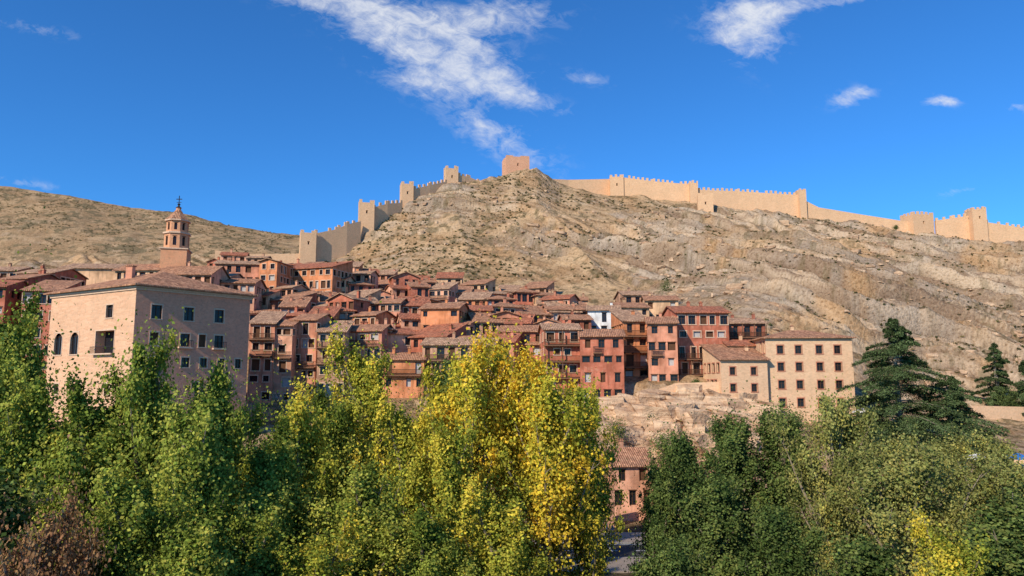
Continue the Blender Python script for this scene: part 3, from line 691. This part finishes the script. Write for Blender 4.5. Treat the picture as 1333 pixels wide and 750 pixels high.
def gen(name,seed,H=18,R=3.6,T=(24,42),nl=46000,leaf=0.165,pal=None,nlimb=30,sig=0.36,c0=0.1,prof=None,twist=0.5,zs=1.6):
    rng=np.random.RandomState(seed); tubes=[]; cl=[]
    n=12; zs_=np.linspace(0,H*0.93,n); wx=np.cumsum(rng.randn(n)*0.12); wy=np.cumsum(rng.randn(n)*0.12)
    tp=np.stack([wx-wx[0],wy-wy[0],zs_],1); tubes.append(tube(tp,np.linspace(0.28,0.03,n),8))
    prof=prof or (lambda h:(1-h)**0.6*min(1,0.55+h*2))
    for i in range(nlimb):
        h=c0+(0.86-c0)*((i+rng.rand())/nlimb)**0.9; st=np.array([np.interp(h*H,zs_,tp[:,0]),np.interp(h*H,zs_,tp[:,1]),h*H])
        az=i*2.4+rng.uniform(-0.4,0.4); th=math.radians(rng.uniform(*T)); Lr=R*prof(h)*rng.uniform(0.55,1.3); L=min(Lr/math.sin(th),(H*1.0-h*H)/math.cos(th)*0.95+0.5)
        d=np.array([math.cos(az)*math.sin(th),math.sin(az)*math.sin(th),math.cos(th)]); m_=7; t=np.linspace(0,1,m_)
        pth=st+d*L*t[:,None]; pth[:,2]+=t**2*L*0.12; pth+=np.cumsum(rng.randn(m_,3)*0.05*L/6*twist*2,0)*t[:,None]
        tubes.append(tube(pth,np.linspace(0.09+0.012*L,0.012,m_),5)); lb=rng.uniform(-0.25,0.25)
        for tt in np.linspace(0.5,1.0,4): cl.append((np.array([np.interp(tt,t,pth[:,k]) for k in range(3)]),1.0 if tt<0.95 else 0.5,lb))
        for s in range(int(3+L*1.1)):
            tt=rng.uniform(0.25,0.95); q=np.array([np.interp(tt,t,pth[:,k]) for k in range(3)]); a2=rng.uniform(0,6.28); th2=math.radians(rng.uniform(20,75)); l2=L*rng.uniform(0.15,0.42)*(1.1-tt*0.6)
            d2=np.array([math.cos(a2)*math.sin(th2),math.sin(a2)*math.sin(th2),math.cos(th2)]); e2=q+d2*l2
            tubes.append(tube([q,(q+e2)/2+rng.randn(3)*0.05,e2],[0.035,0.02,0.008],4))
            cl.append((e2,0.7,lb)); cl.append(((q+e2)/2,0.65,lb))
    cl.append((tp[-1]+[0,0,0.1],0.45,0)); cl.append((tp[-2],0.6,0))
    nc=len(cl); per=rng.dirichlet(np.ones(nc)*2.2)*nl
    C=[];K=[];O=[]
    pal=np.array(pal)
    for (c,s,lb),k in zip(cl,per):
        k=int(k); sg=sig*s*rng.uniform(0.6,1.25); off=rng.randn(k,3)*np.array([sg,sg,sg*zs])*(0.5+rng.exponential(0.55,(k,1))); C.append(c+off)
        ax=np.array([c[0],c[1],0])/max(0.5,math.hypot(c[0],c[1])); oo=ax*0.75+off/(np.linalg.norm(off,axis=1)[:,None]+1e-6)*0.7; O.append(oo)
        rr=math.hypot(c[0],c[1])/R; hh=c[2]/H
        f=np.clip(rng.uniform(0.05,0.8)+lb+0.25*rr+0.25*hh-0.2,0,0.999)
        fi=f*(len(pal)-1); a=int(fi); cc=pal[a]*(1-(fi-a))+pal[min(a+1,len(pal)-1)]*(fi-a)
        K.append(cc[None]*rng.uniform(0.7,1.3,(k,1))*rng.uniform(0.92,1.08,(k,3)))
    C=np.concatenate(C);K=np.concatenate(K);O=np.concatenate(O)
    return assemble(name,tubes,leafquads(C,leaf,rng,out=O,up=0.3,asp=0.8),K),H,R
G1=[(0.10,0.145,0.025),(0.19,0.24,0.04),(0.32,0.36,0.06),(0.52,0.50,0.09)]
G2=[(0.05,0.085,0.025),(0.09,0.135,0.035),(0.15,0.20,0.055),(0.23,0.27,0.07)]
YG=[(0.19,0.23,0.035),(0.34,0.36,0.05),(0.58,0.51,0.065),(0.80,0.60,0.07)]
YY=[(0.28,0.30,0.04),(0.48,0.44,0.05),(0.76,0.57,0.06),(0.86,0.56,0.05)]
OL=[(0.14,0.155,0.045),(0.23,0.245,0.07),(0.36,0.35,0.105),(0.50,0.44,0.11)]
BR=[(0.20,0.10,0.05),(0.36,0.19,0.09),(0.45,0.27,0.12)]
rd=lambda h:(1-h)**0.45*min(1,0.7+h)
P={}
P['a']=gen('poplar_a',1,pal=G1); P['b']=gen('poplar_b',2,pal=G1,R=3.0,T=(18,34)); P['a2']=gen('poplar_a2',21,pal=G1,R=3.3,T=(20,38),nlimb=24)
P['c']=gen('poplar_c',3,pal=G2,R=3.4,leaf=0.19); P['c2']=gen('poplar_d',13,pal=G2,R=2.8,T=(16,32),leaf=0.19)
P['y']=gen('poplar_y',4,pal=YY,R=4.6,T=(24,42),nl=34000,leaf=0.2,nlimb=30,sig=0.4); P['yg']=gen('poplar_yg',5,pal=YG,R=4.0,nl=40000,leaf=0.19); P['y2']=gen('poplar_y2',44,pal=YY,R=4.0,T=(22,40),nl=30000,leaf=0.2,nlimb=26,sig=0.4)
P['o']=gen('willow_o',6,pal=OL,R=5.5,H=15,T=(35,65),prof=rd,leaf=0.18,nl=48000,sig=0.45,zs=1.2,twist=1.0)
P['br']=gen('shrub_br',7,pal=BR,R=4,H=12,T=(25,50),prof=rd,leaf=0.15,nl=24000,sig=0.4)
TR=[('poplar_tree','a2',22,374,40,0.95),('poplar_tree','a',-30,430,33,1.1),('poplar_tree','b',68,474,34,0.85),('poplar_tree','a2',128,480,33,0.95),
('poplar_tree','a',203,424,34,0.8),('poplar_tree','b',258,490,32,0.85),('poplar_tree','b',304,455,37,0.75),('poplar_tree','a2',350,540,35,0.9),('poplar_tree','yg',398,520,41,0.8),
('poplar_tree','yg',480,450,50,0.95),('poplar_tree','a2',432,500,46,0.9),('poplar_tree','yg',535,530,42,0.75),('poplar_tree','c',583,454,62,0.85),
('poplar_tree','y',612,446,47,0.9),('poplar_tree','y2',656,444,49,0.9),('poplar_tree','y',710,474,46,0.95),('poplar_tree','yg',756,516,48,0.65),('poplar_tree','yg',585,545,40,0.75),('poplar_tree','b',455,585,35,0.9),
('poplar_tree','c2',850,592,50,0.65),('poplar_tree','c',882,545,52,0.8),('poplar_tree','c',952,525,58,1.0),('poplar_tree','c2',1030,530,58,1.2),('poplar_tree','c',930,600,45,0.85),
('willow_tree','o',1092,536,50,0.75),('willow_tree','o',1165,592,44,0.9),('willow_tree','o',1235,580,52,0.9),('willow_tree','o',1320,595,48,0.9),('poplar_tree','c',1005,640,40,0.8),('poplar_tree','c2',1290,640,40,1.2),
('poplar_tree','c',690,475,78,0.8),('poplar_tree','c',520,525,75,0.9),
('autumn_shrub','br',60,668,25,0.6),('poplar_tree','a',165,600,27,0.8),('poplar_tree','a2',255,640,27,0.8),('poplar_tree','c',-10,590,28,1.0),
('poplar_tree','yg',400,690,30,0.7),('poplar_tree','yg',655,640,36,0.8),('poplar_tree','yg',1240,690,30,0.6),('poplar_tree','c',880,680,35,0.7),('poplar_tree','c',1120,680,34,0.9),('poplar_tree','a2',560,650,34,0.8),('poplar_tree','a',340,650,30,0.8)]
rt=random.Random(8)
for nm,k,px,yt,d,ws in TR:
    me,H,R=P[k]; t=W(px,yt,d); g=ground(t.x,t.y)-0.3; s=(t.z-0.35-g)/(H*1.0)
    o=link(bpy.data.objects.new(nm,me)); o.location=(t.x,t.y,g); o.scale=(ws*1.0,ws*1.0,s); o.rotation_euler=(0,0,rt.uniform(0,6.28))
def cedar(name,px,yt,yb,d,Rpx,seed=1,nl=95000,leaf=0.34,N=120):
    rng=np.random.RandomState(seed); t=W(px,yt,d); g=ground(t.x,t.y)-0.5; H=t.z-g; R=Rpx/F*d; z_b=W(px,yb,d).z-g
    tubes=[tube([[0,0,0],[0.1,0,H*0.4],[-0.1,0.1,H*0.8],[0,0,H]],[0.55,0.38,0.15,0.03],8)]; C=[];K=[];O=[]
    per=nl//N
    for i in range(N):
        f=((i+rng.rand())/N)**0.95; z=z_b+(H-z_b)*f; L=R*(1-f)**0.72*rng.uniform(0.55,1.25)+0.5; az=rng.uniform(0,6.28); dr=rng.uniform(0.02,0.16)
        m_=8; s=np.linspace(0,1,m_); pth=np.stack([math.cos(az)*L*s,math.sin(az)*L*s,z+0.16*L*s-0.30*L*s**2*(1+dr)],1); tubes.append(tube(pth,np.linspace(0.12,0.02,m_),4))
        k=int(per*(0.4+1.2*L/R)); tt=rng.uniform(0.12,1.0,k)**0.75; sd_=(L*0.32*(1.15-tt)+0.15)*rng.randn(k)*0.6
        x=np.interp(tt,s,pth[:,0])-math.sin(az)*sd_; y=np.interp(tt,s,pth[:,1])+math.cos(az)*sd_; zz_=np.interp(tt,s,pth[:,2])+rng.randn(k)*0.14-np.abs(sd_)*0.15
        C.append(np.stack([x,y,zz_],1)); b_=rng.uniform(0.6,1.3); K.append(np.array([0.085,0.12,0.045])[None]*b_*rng.uniform(0.6,1.5,(k,1))); O.append(np.tile([math.cos(az)*0.4,math.sin(az)*0.4,0.7],(k,1)))
    C=np.concatenate(C);K=np.concatenate(K);O=np.concatenate(O)
    me=assemble(name,tubes,leafquads(C,leaf,rng,up=0.7,asp=0.4,out=O),K,'needle'); o=link(bpy.data.objects.new(name,me)); o.location=(t.x,t.y,g)
cedar('cedar_tree',1162,416,592,112,98,1)
cedar('cedar_tree',1232,490,592,110,78,4,50000,N=80)
cedar('cedar_tree',1293,448,530,150,28,2,22000,0.38,60)
cedar('cedar_tree',1335,470,560,140,40,3,22000,0.38,60)
rng=np.random.RandomState(12); cen=[]
while len(cen)<4600:
    px=rng.uniform(-100,1450)
    d=rng.uniform(150,298) if px>850 else (rng.uniform(215,295) if px>400 else rng.uniform(440,558))
    x=(px-666.5)/F*d
    if float(vn(x/12,d/12,40))<0.4: continue
    cen.append((x,d))
cen=np.array(cen); cz=np.array([ground(a,b_) for a,b_ in cen]); C=[];K=[]
for (x,y),z in zip(cen,cz):
    far_=1.8 if y>400 else 1.0
    s=rng.uniform(0.2,0.55)*far_*(2.2 if rng.rand()<0.07 else 1); k=22; p_=rng.randn(k,3)*s*0.5; p_[:,2]=np.abs(p_[:,2])*0.8; C.append(p_+[x,y,z+0.05]); b_=rng.uniform(0.5,1.2); c=np.array([0.12,0.12,0.045]) if rng.rand()<0.65 else np.array([0.22,0.17,0.07]); K.append(np.tile(c*b_,(k,1)))
LV=leafquads(np.concatenate(C),0.42,rng); LC=np.concatenate(K)
link(bpy.data.objects.new('hillside_scrub',npmesh('hillside_scrub',LV,np.arange(len(LV)).reshape(-1,4),['leaf'],col=np.repeat(LC,4,axis=0))))
C=[];K=[]
for (px,py,d,s) in [(866,372,182,1.3),(1165,296,290,0.8),(845,545,116,0.9),(930,562,110,1.2),(800,560,110,1.3),(860,575,106,1.4),(695,490,118,1.6),(705,505,116,1.6),(1010,560,112,1.8),(1060,562,111,1.8),(1310,515,140,1.8),(560,520,115,2),(620,520,114,2),(420,525,117,2),(370,530,116,2),(1150,560,109,1.2),(905,500,124,0.6),(1030,548,115,1.5)]:
    a=W(px,py,d); k=900; p_=rng.randn(k,3)*s*0.45; p_+=np.repeat(rng.randn(9,3)*s*0.5,100,axis=0); C.append(p_+[a.x,a.y,max(a.z,ground(a.x,a.y)+0.3)]); K.append(np.array([0.13,0.17,0.05])*rng.uniform(0.5,1.4,(k,1)))
for _ in range(200):
    px=rng.uniform(-100,1430); d=rng.uniform(24,85)
    if 690<px<850 and d>50: continue
    x=(px-666.5)/F*d; k=420; s=rng.uniform(0.8,1.6); p_=rng.randn(k,3)*s*0.5; p_[:,2]=np.abs(p_[:,2])*1.3; C.append(p_+[x,d,ground(x,d)]); K.append(np.array(G2[rng.randint(1,4)])*rng.uniform(0.6,1.4,(k,1)))
LV=leafquads(np.concatenate(C),0.24,rng); LC=np.concatenate(K)
link(bpy.data.objects.new('undergrowth',npmesh('undergrowth',LV,np.arange(len(LV)).reshape(-1,4),['leaf'],col=np.repeat(LC,4,axis=0))))

# ---------------------------------------------------------------- road, pavement, walls, terrace
G=-18.0
def sheet(name,x0,x1,y0,y1,z,mt):
    b=B([mt]); b.face([(x0,y0,z),(x1,y0,z),(x1,y1,z),(x0,y1,z)],mt); return b.make(name)
sheet('road',-20,45,80,87,G+0.02,'asphalt')
b=B(['paint'])
for i in range(14): b.face([(-18+i*4.5,83.43,G+0.024),(-15.5+i*4.5,83.43,G+0.024),(-15.5+i*4.5,83.57,G+0.024),(-18+i*4.5,83.57,G+0.024)],'paint')
for y in (80.3,86.6): b.face([(-20,y,G+0.024),(45,y,G+0.024),(45,y+0.12,G+0.024),(-20,y+0.12,G+0.024)],'paint')
b.make('road_markings')
b=B(['pave','kerb']); b.box(-20,45,87.16,93,G-0.3,G+0.14,'pave'); b.box(-20,45,87.0,87.155,G-0.3,G+0.145,'kerb'); b.box(-20,45,74,79.84,G-0.3,G+0.14,'pave'); b.box(-20,45,79.845,80.0,G-0.3,G+0.145,'kerb'); b.make('pavement')
def lowwall(name,pts,th=0.6,mt='stone'):
    return wallrun(name,pts,merlon=False,th=th,mt=mt)
lowwall('retaining_wall',[(1106,541,119),(1150,545,118),(1182,556,115)],mt='brick')
lowwall('retaining_wall',[(1262,528,136),(1345,530,138)],mt='stone')
lowwall('retaining_wall',[(1180,588,107),(1260,592,105),(1345,596,102)],mt='stone')
lowwall('retaining_wall',[(843,512,122.5),(880,499,123),(938,497,121.5)],mt='stone')
lowwall('parapet_wall',[(740,640,95),(800,636,96.5)],mt='rose',th=0.4)
def parasol(px,py,d,mt):
    a=W(px,py,d); g=ground(a.x,a.y); g=min(g,a.z-2.2); e=empty('parasol',(a.x,a.y,g)); h=a.z-g; b=B(['iron',mt]); n=8
    b.box(-0.03,0.03,-0.03,0.03,0,h,'iron'); b.box(-0.3,0.3,-0.3,0.3,0,0.08,'iron')
    for i in range(n):
        t0,t1=2*math.pi*i/n,2*math.pi*(i+1)/n; p0=(1.6*math.cos(t0),1.6*math.sin(t0)); p1=(1.6*math.cos(t1),1.6*math.sin(t1))
        b.face([(*p0,h-0.55),(*p1,h-0.55),(0,0,h+0.02)],mt); b.face([(*p0,h-0.75),(*p1,h-0.75),(*p1,h-0.55),(*p0,h-0.55)],mt)
    b.make('canopy_and_pole',e)
parasol(1122,531,117.5,'canvas'); parasol(1272,590,100,'canvas'); parasol(1300,588,99,'blue'); parasol(1325,590,100,'blue')
def person(px,d,z,shirt,legs,yaw,seed):
    x=(px-666.5)/F*d
    st=0.22; V_=[(0,0,0.95),(0,0,1.2),(0,0,1.42),(0,0,1.52),(0,0.02,1.66),
      (0.1,0,0.9),(0.12,-st,0.5),(0.12,-st*0.7,0.08),(0.12,-st-0.12,0.04),
      (-0.1,0,0.9),(-0.11,st*0.4,0.5),(-0.11,st*1.3,0.1),(-0.11,st*1.3-0.16,0.04),
      (0.19,0,1.4),(0.24,0.08,1.13),(0.25,-0.06,0.9),(-0.19,0,1.4),(-0.24,-0.05,1.13),(-0.25,-0.2,0.93)]
    E=[(0,1),(1,2),(2,3),(3,4),(0,5),(5,6),(6,7),(7,8),(0,9),(9,10),(10,11),(11,12),(2,13),(13,14),(14,15),(2,16),(16,17),(17,18)]
    R=[0.15,0.14,0.14,0.055,0.1,0.09,0.065,0.045,0.035,0.09,0.065,0.045,0.035,0.06,0.045,0.03,0.06,0.045,0.03]
    me=bpy.data.meshes.new('body'); me.from_pydata(V_,E,[]); o=bpy.data.objects.new('person',me); link(o)
    o.modifiers.new('s','SKIN')
    for i,s in enumerate(me.skin_vertices[0].data): s.radius=(R[i],R[i]*(0.7 if i<3 else 1)); s.use_root=(i==0)
    o.modifiers.new('ss','SUBSURF').levels=1
    dg=bpy.context.evaluated_depsgraph_get(); m2=bpy.data.meshes.new_from_object(o.evaluated_get(dg)); o.modifiers.clear(); o.data=m2
    m2.materials.clear()
    for k in (plain('cloth_top',shirt),plain('cloth_trousers',legs),plain('skin',(0.45,0.27,0.2)),plain('hair',(0.04,0.025,0.015))): m2.materials.append(k)
    for p_ in m2.polygons:
        c=p_.center; p_.material_index=0 if c.z>0.93 else 1
        if c.z>1.49 or (abs(c.x)>0.2 and c.z<0.98): p_.material_index=2
        if c.z>1.7 or (c.z>1.58 and c.y>0.05): p_.material_index=3
        if c.z<0.1: p_.material_index=3
        p_.use_smooth=True
    o.location=(x,d,z); o.rotation_euler=(0,0,yaw)
person(782,77.5,G+0.14,(0.5,0.1,0.08),(0.03,0.04,0.08),1.4,1); person(790,78.3,G+0.14,(0.6,0.6,0.58),(0.05,0.05,0.06),1.5,2)
person(793,89,G+0.14,(0.05,0.12,0.3),(0.15,0.12,0.09),-1.3,3); person(786,90,G+0.14,(0.5,0.45,0.3),(0.03,0.03,0.04),-1.6,4)

# ---------------------------------------------------------------- world, sun, camera
SUN_AZ=math.atan2(-0.62,-0.785); EL=math.radians(33)
w=bpy.data.worlds.new("World"); scene.world=w; w.use_nodes=True; nt=w.node_tree; nt.nodes.clear()
out=nt.nodes.new('ShaderNodeOutputWorld'); bg=nt.nodes.new('ShaderNodeBackground'); bg.inputs[1].default_value=0.12
sky=nt.nodes.new('ShaderNodeTexSky'); sky.sky_type='NISHITA'; sky.sun_disc=False; sky.sun_elevation=EL; sky.sun_rotation=SUN_AZ%(2*math.pi)
sky.altitude=1200; sky.dust_density=0.2; sky.ozone_density=3.0; sky.air_density=1.0
tc=nt.nodes.new('ShaderNodeTexCoord'); s=sep(nt,tc.outputs['Generated'])
yy=MA(nt,'MAXIMUM',s[1],0.05); A=MA(nt,'DIVIDE',s[0],yy); E_=MA(nt,'DIVIDE',s[2],yy); AE=comb(nt,A,E_)
BL=[(430,5,95,15,-10,0.95),(515,40,90,38,-22,1.0),(600,75,90,38,-28,0.95),(645,20,80,26,0,0.9),(555,108,65,20,-10,0.6),(685,128,55,12,-18,0.65),(650,180,85,28,-30,0.68),
    (970,45,38,55,65,0.8),(985,15,50,26,20,0.85),(1070,3,110,11,8,0.6),(1110,126,30,12,15,0.9),(1226,132,26,8,0,0.9),(1328,141,20,8,0,0.8),(1248,249,30,5,12,0.5),(765,102,35,10,-10,0.45),(20,237,60,6,-8,0.55),(50,38,70,9,-12,0.4)]
tot=None
for (px,py,rx,ry,rot,st) in BL:
    a0,e0=dirae(px,py); mp=nt.nodes.new('ShaderNodeMapping'); mp.vector_type='TEXTURE'; nt.links.new(AE,mp.inputs[0])
    mp.inputs['Location'].default_value=(a0,e0,0); mp.inputs['Rotation'].default_value=(0,0,math.radians(rot)); mp.inputs['Scale'].default_value=(rx/F,ry/F,1)
    dt=nt.nodes.new('ShaderNodeVectorMath'); dt.operation='DOT_PRODUCT'; nt.links.new(mp.outputs[0],dt.inputs[0]); nt.links.new(mp.outputs[0],dt.inputs[1])
    mm=MA(nt,'POWER',math.exp(-1),dt.outputs['Value'])
    tot=MA(nt,'MULTIPLY',mm,st) if tot is None else MA(nt,'MULTIPLY_ADD',mm,st,tot)
tot=MA(nt,'MINIMUM',tot,1.05)
c,s_=math.cos(math.radians(-28)),math.sin(math.radians(-28))
u=MA(nt,'ADD',MA(nt,'MULTIPLY',A,c),MA(nt,'MULTIPLY',E_,s_)); v=MA(nt,'ADD',MA(nt,'MULTIPLY',A,-s_),MA(nt,'MULTIPLY',E_,c))
nz_=noise(nt,comb(nt,MA(nt,'MULTIPLY',u,8.0),MA(nt,'MULTIPLY',v,22.0)),1.0,7,0.68,0.4)
nf=noise(nt,comb(nt,MA(nt,'MULTIPLY',A,34.0),MA(nt,'MULTIPLY',E_,52.0)),1.0,6,0.68,0.6)
n_=MA(nt,'ADD',MA(nt,'MULTIPLY',nz_,0.5),MA(nt,'MULTIPLY',nf,0.5))
val=MA(nt,'ADD',MA(nt,'MULTIPLY',tot,0.62),MA(nt,'MULTIPLY',MA(nt,'SUBTRACT',n_,0.5),2.5))
cl=ramp(nt,val,[(0.12,0.0),(0.42,0.28),(0.72,0.68),(1.0,0.95)])
cl=MA(nt,'MULTIPLY',cl,MA(nt,'GREATER_THAN',s[1],0.05)); cl=MA(nt,'MULTIPLY',cl,MA(nt,'MINIMUM',MA(nt,'MULTIPLY',tot,2.0),1.0))
skc=mix(nt,1.0,sky.outputs[0],(0.33,0.93,1.50),'MULTIPLY')
colr_=mix(nt,cl,skc,(6.9,7.1,7.5))
nt.links.new(colr_,bg.inputs[0]); nt.links.new(bg.outputs[0],out.inputs[0])
ld=bpy.data.lights.new('sun','SUN'); ld.energy=5.0; ld.angle=math.radians(0.5); ld.color=(1,0.89,0.73)
so=link(bpy.data.objects.new('sun',ld)); dv=Vector((math.sin(SUN_AZ)*math.cos(EL),math.cos(SUN_AZ)*math.cos(EL),math.sin(EL)))
so.rotation_euler=dv.to_track_quat('Z','Y').to_euler(); so.location=(-50,-50,100)
cd=bpy.data.cameras.new('camera'); cam=link(bpy.data.objects.new('camera',cd)); cd.sensor_width=36; cd.lens=36*F/1333; cd.clip_end=9000; cd.clip_start=0.3
cam.location=(0,0,0); cam.rotation_euler=(math.pi/2+PITCH,0,0); scene.camera=cam
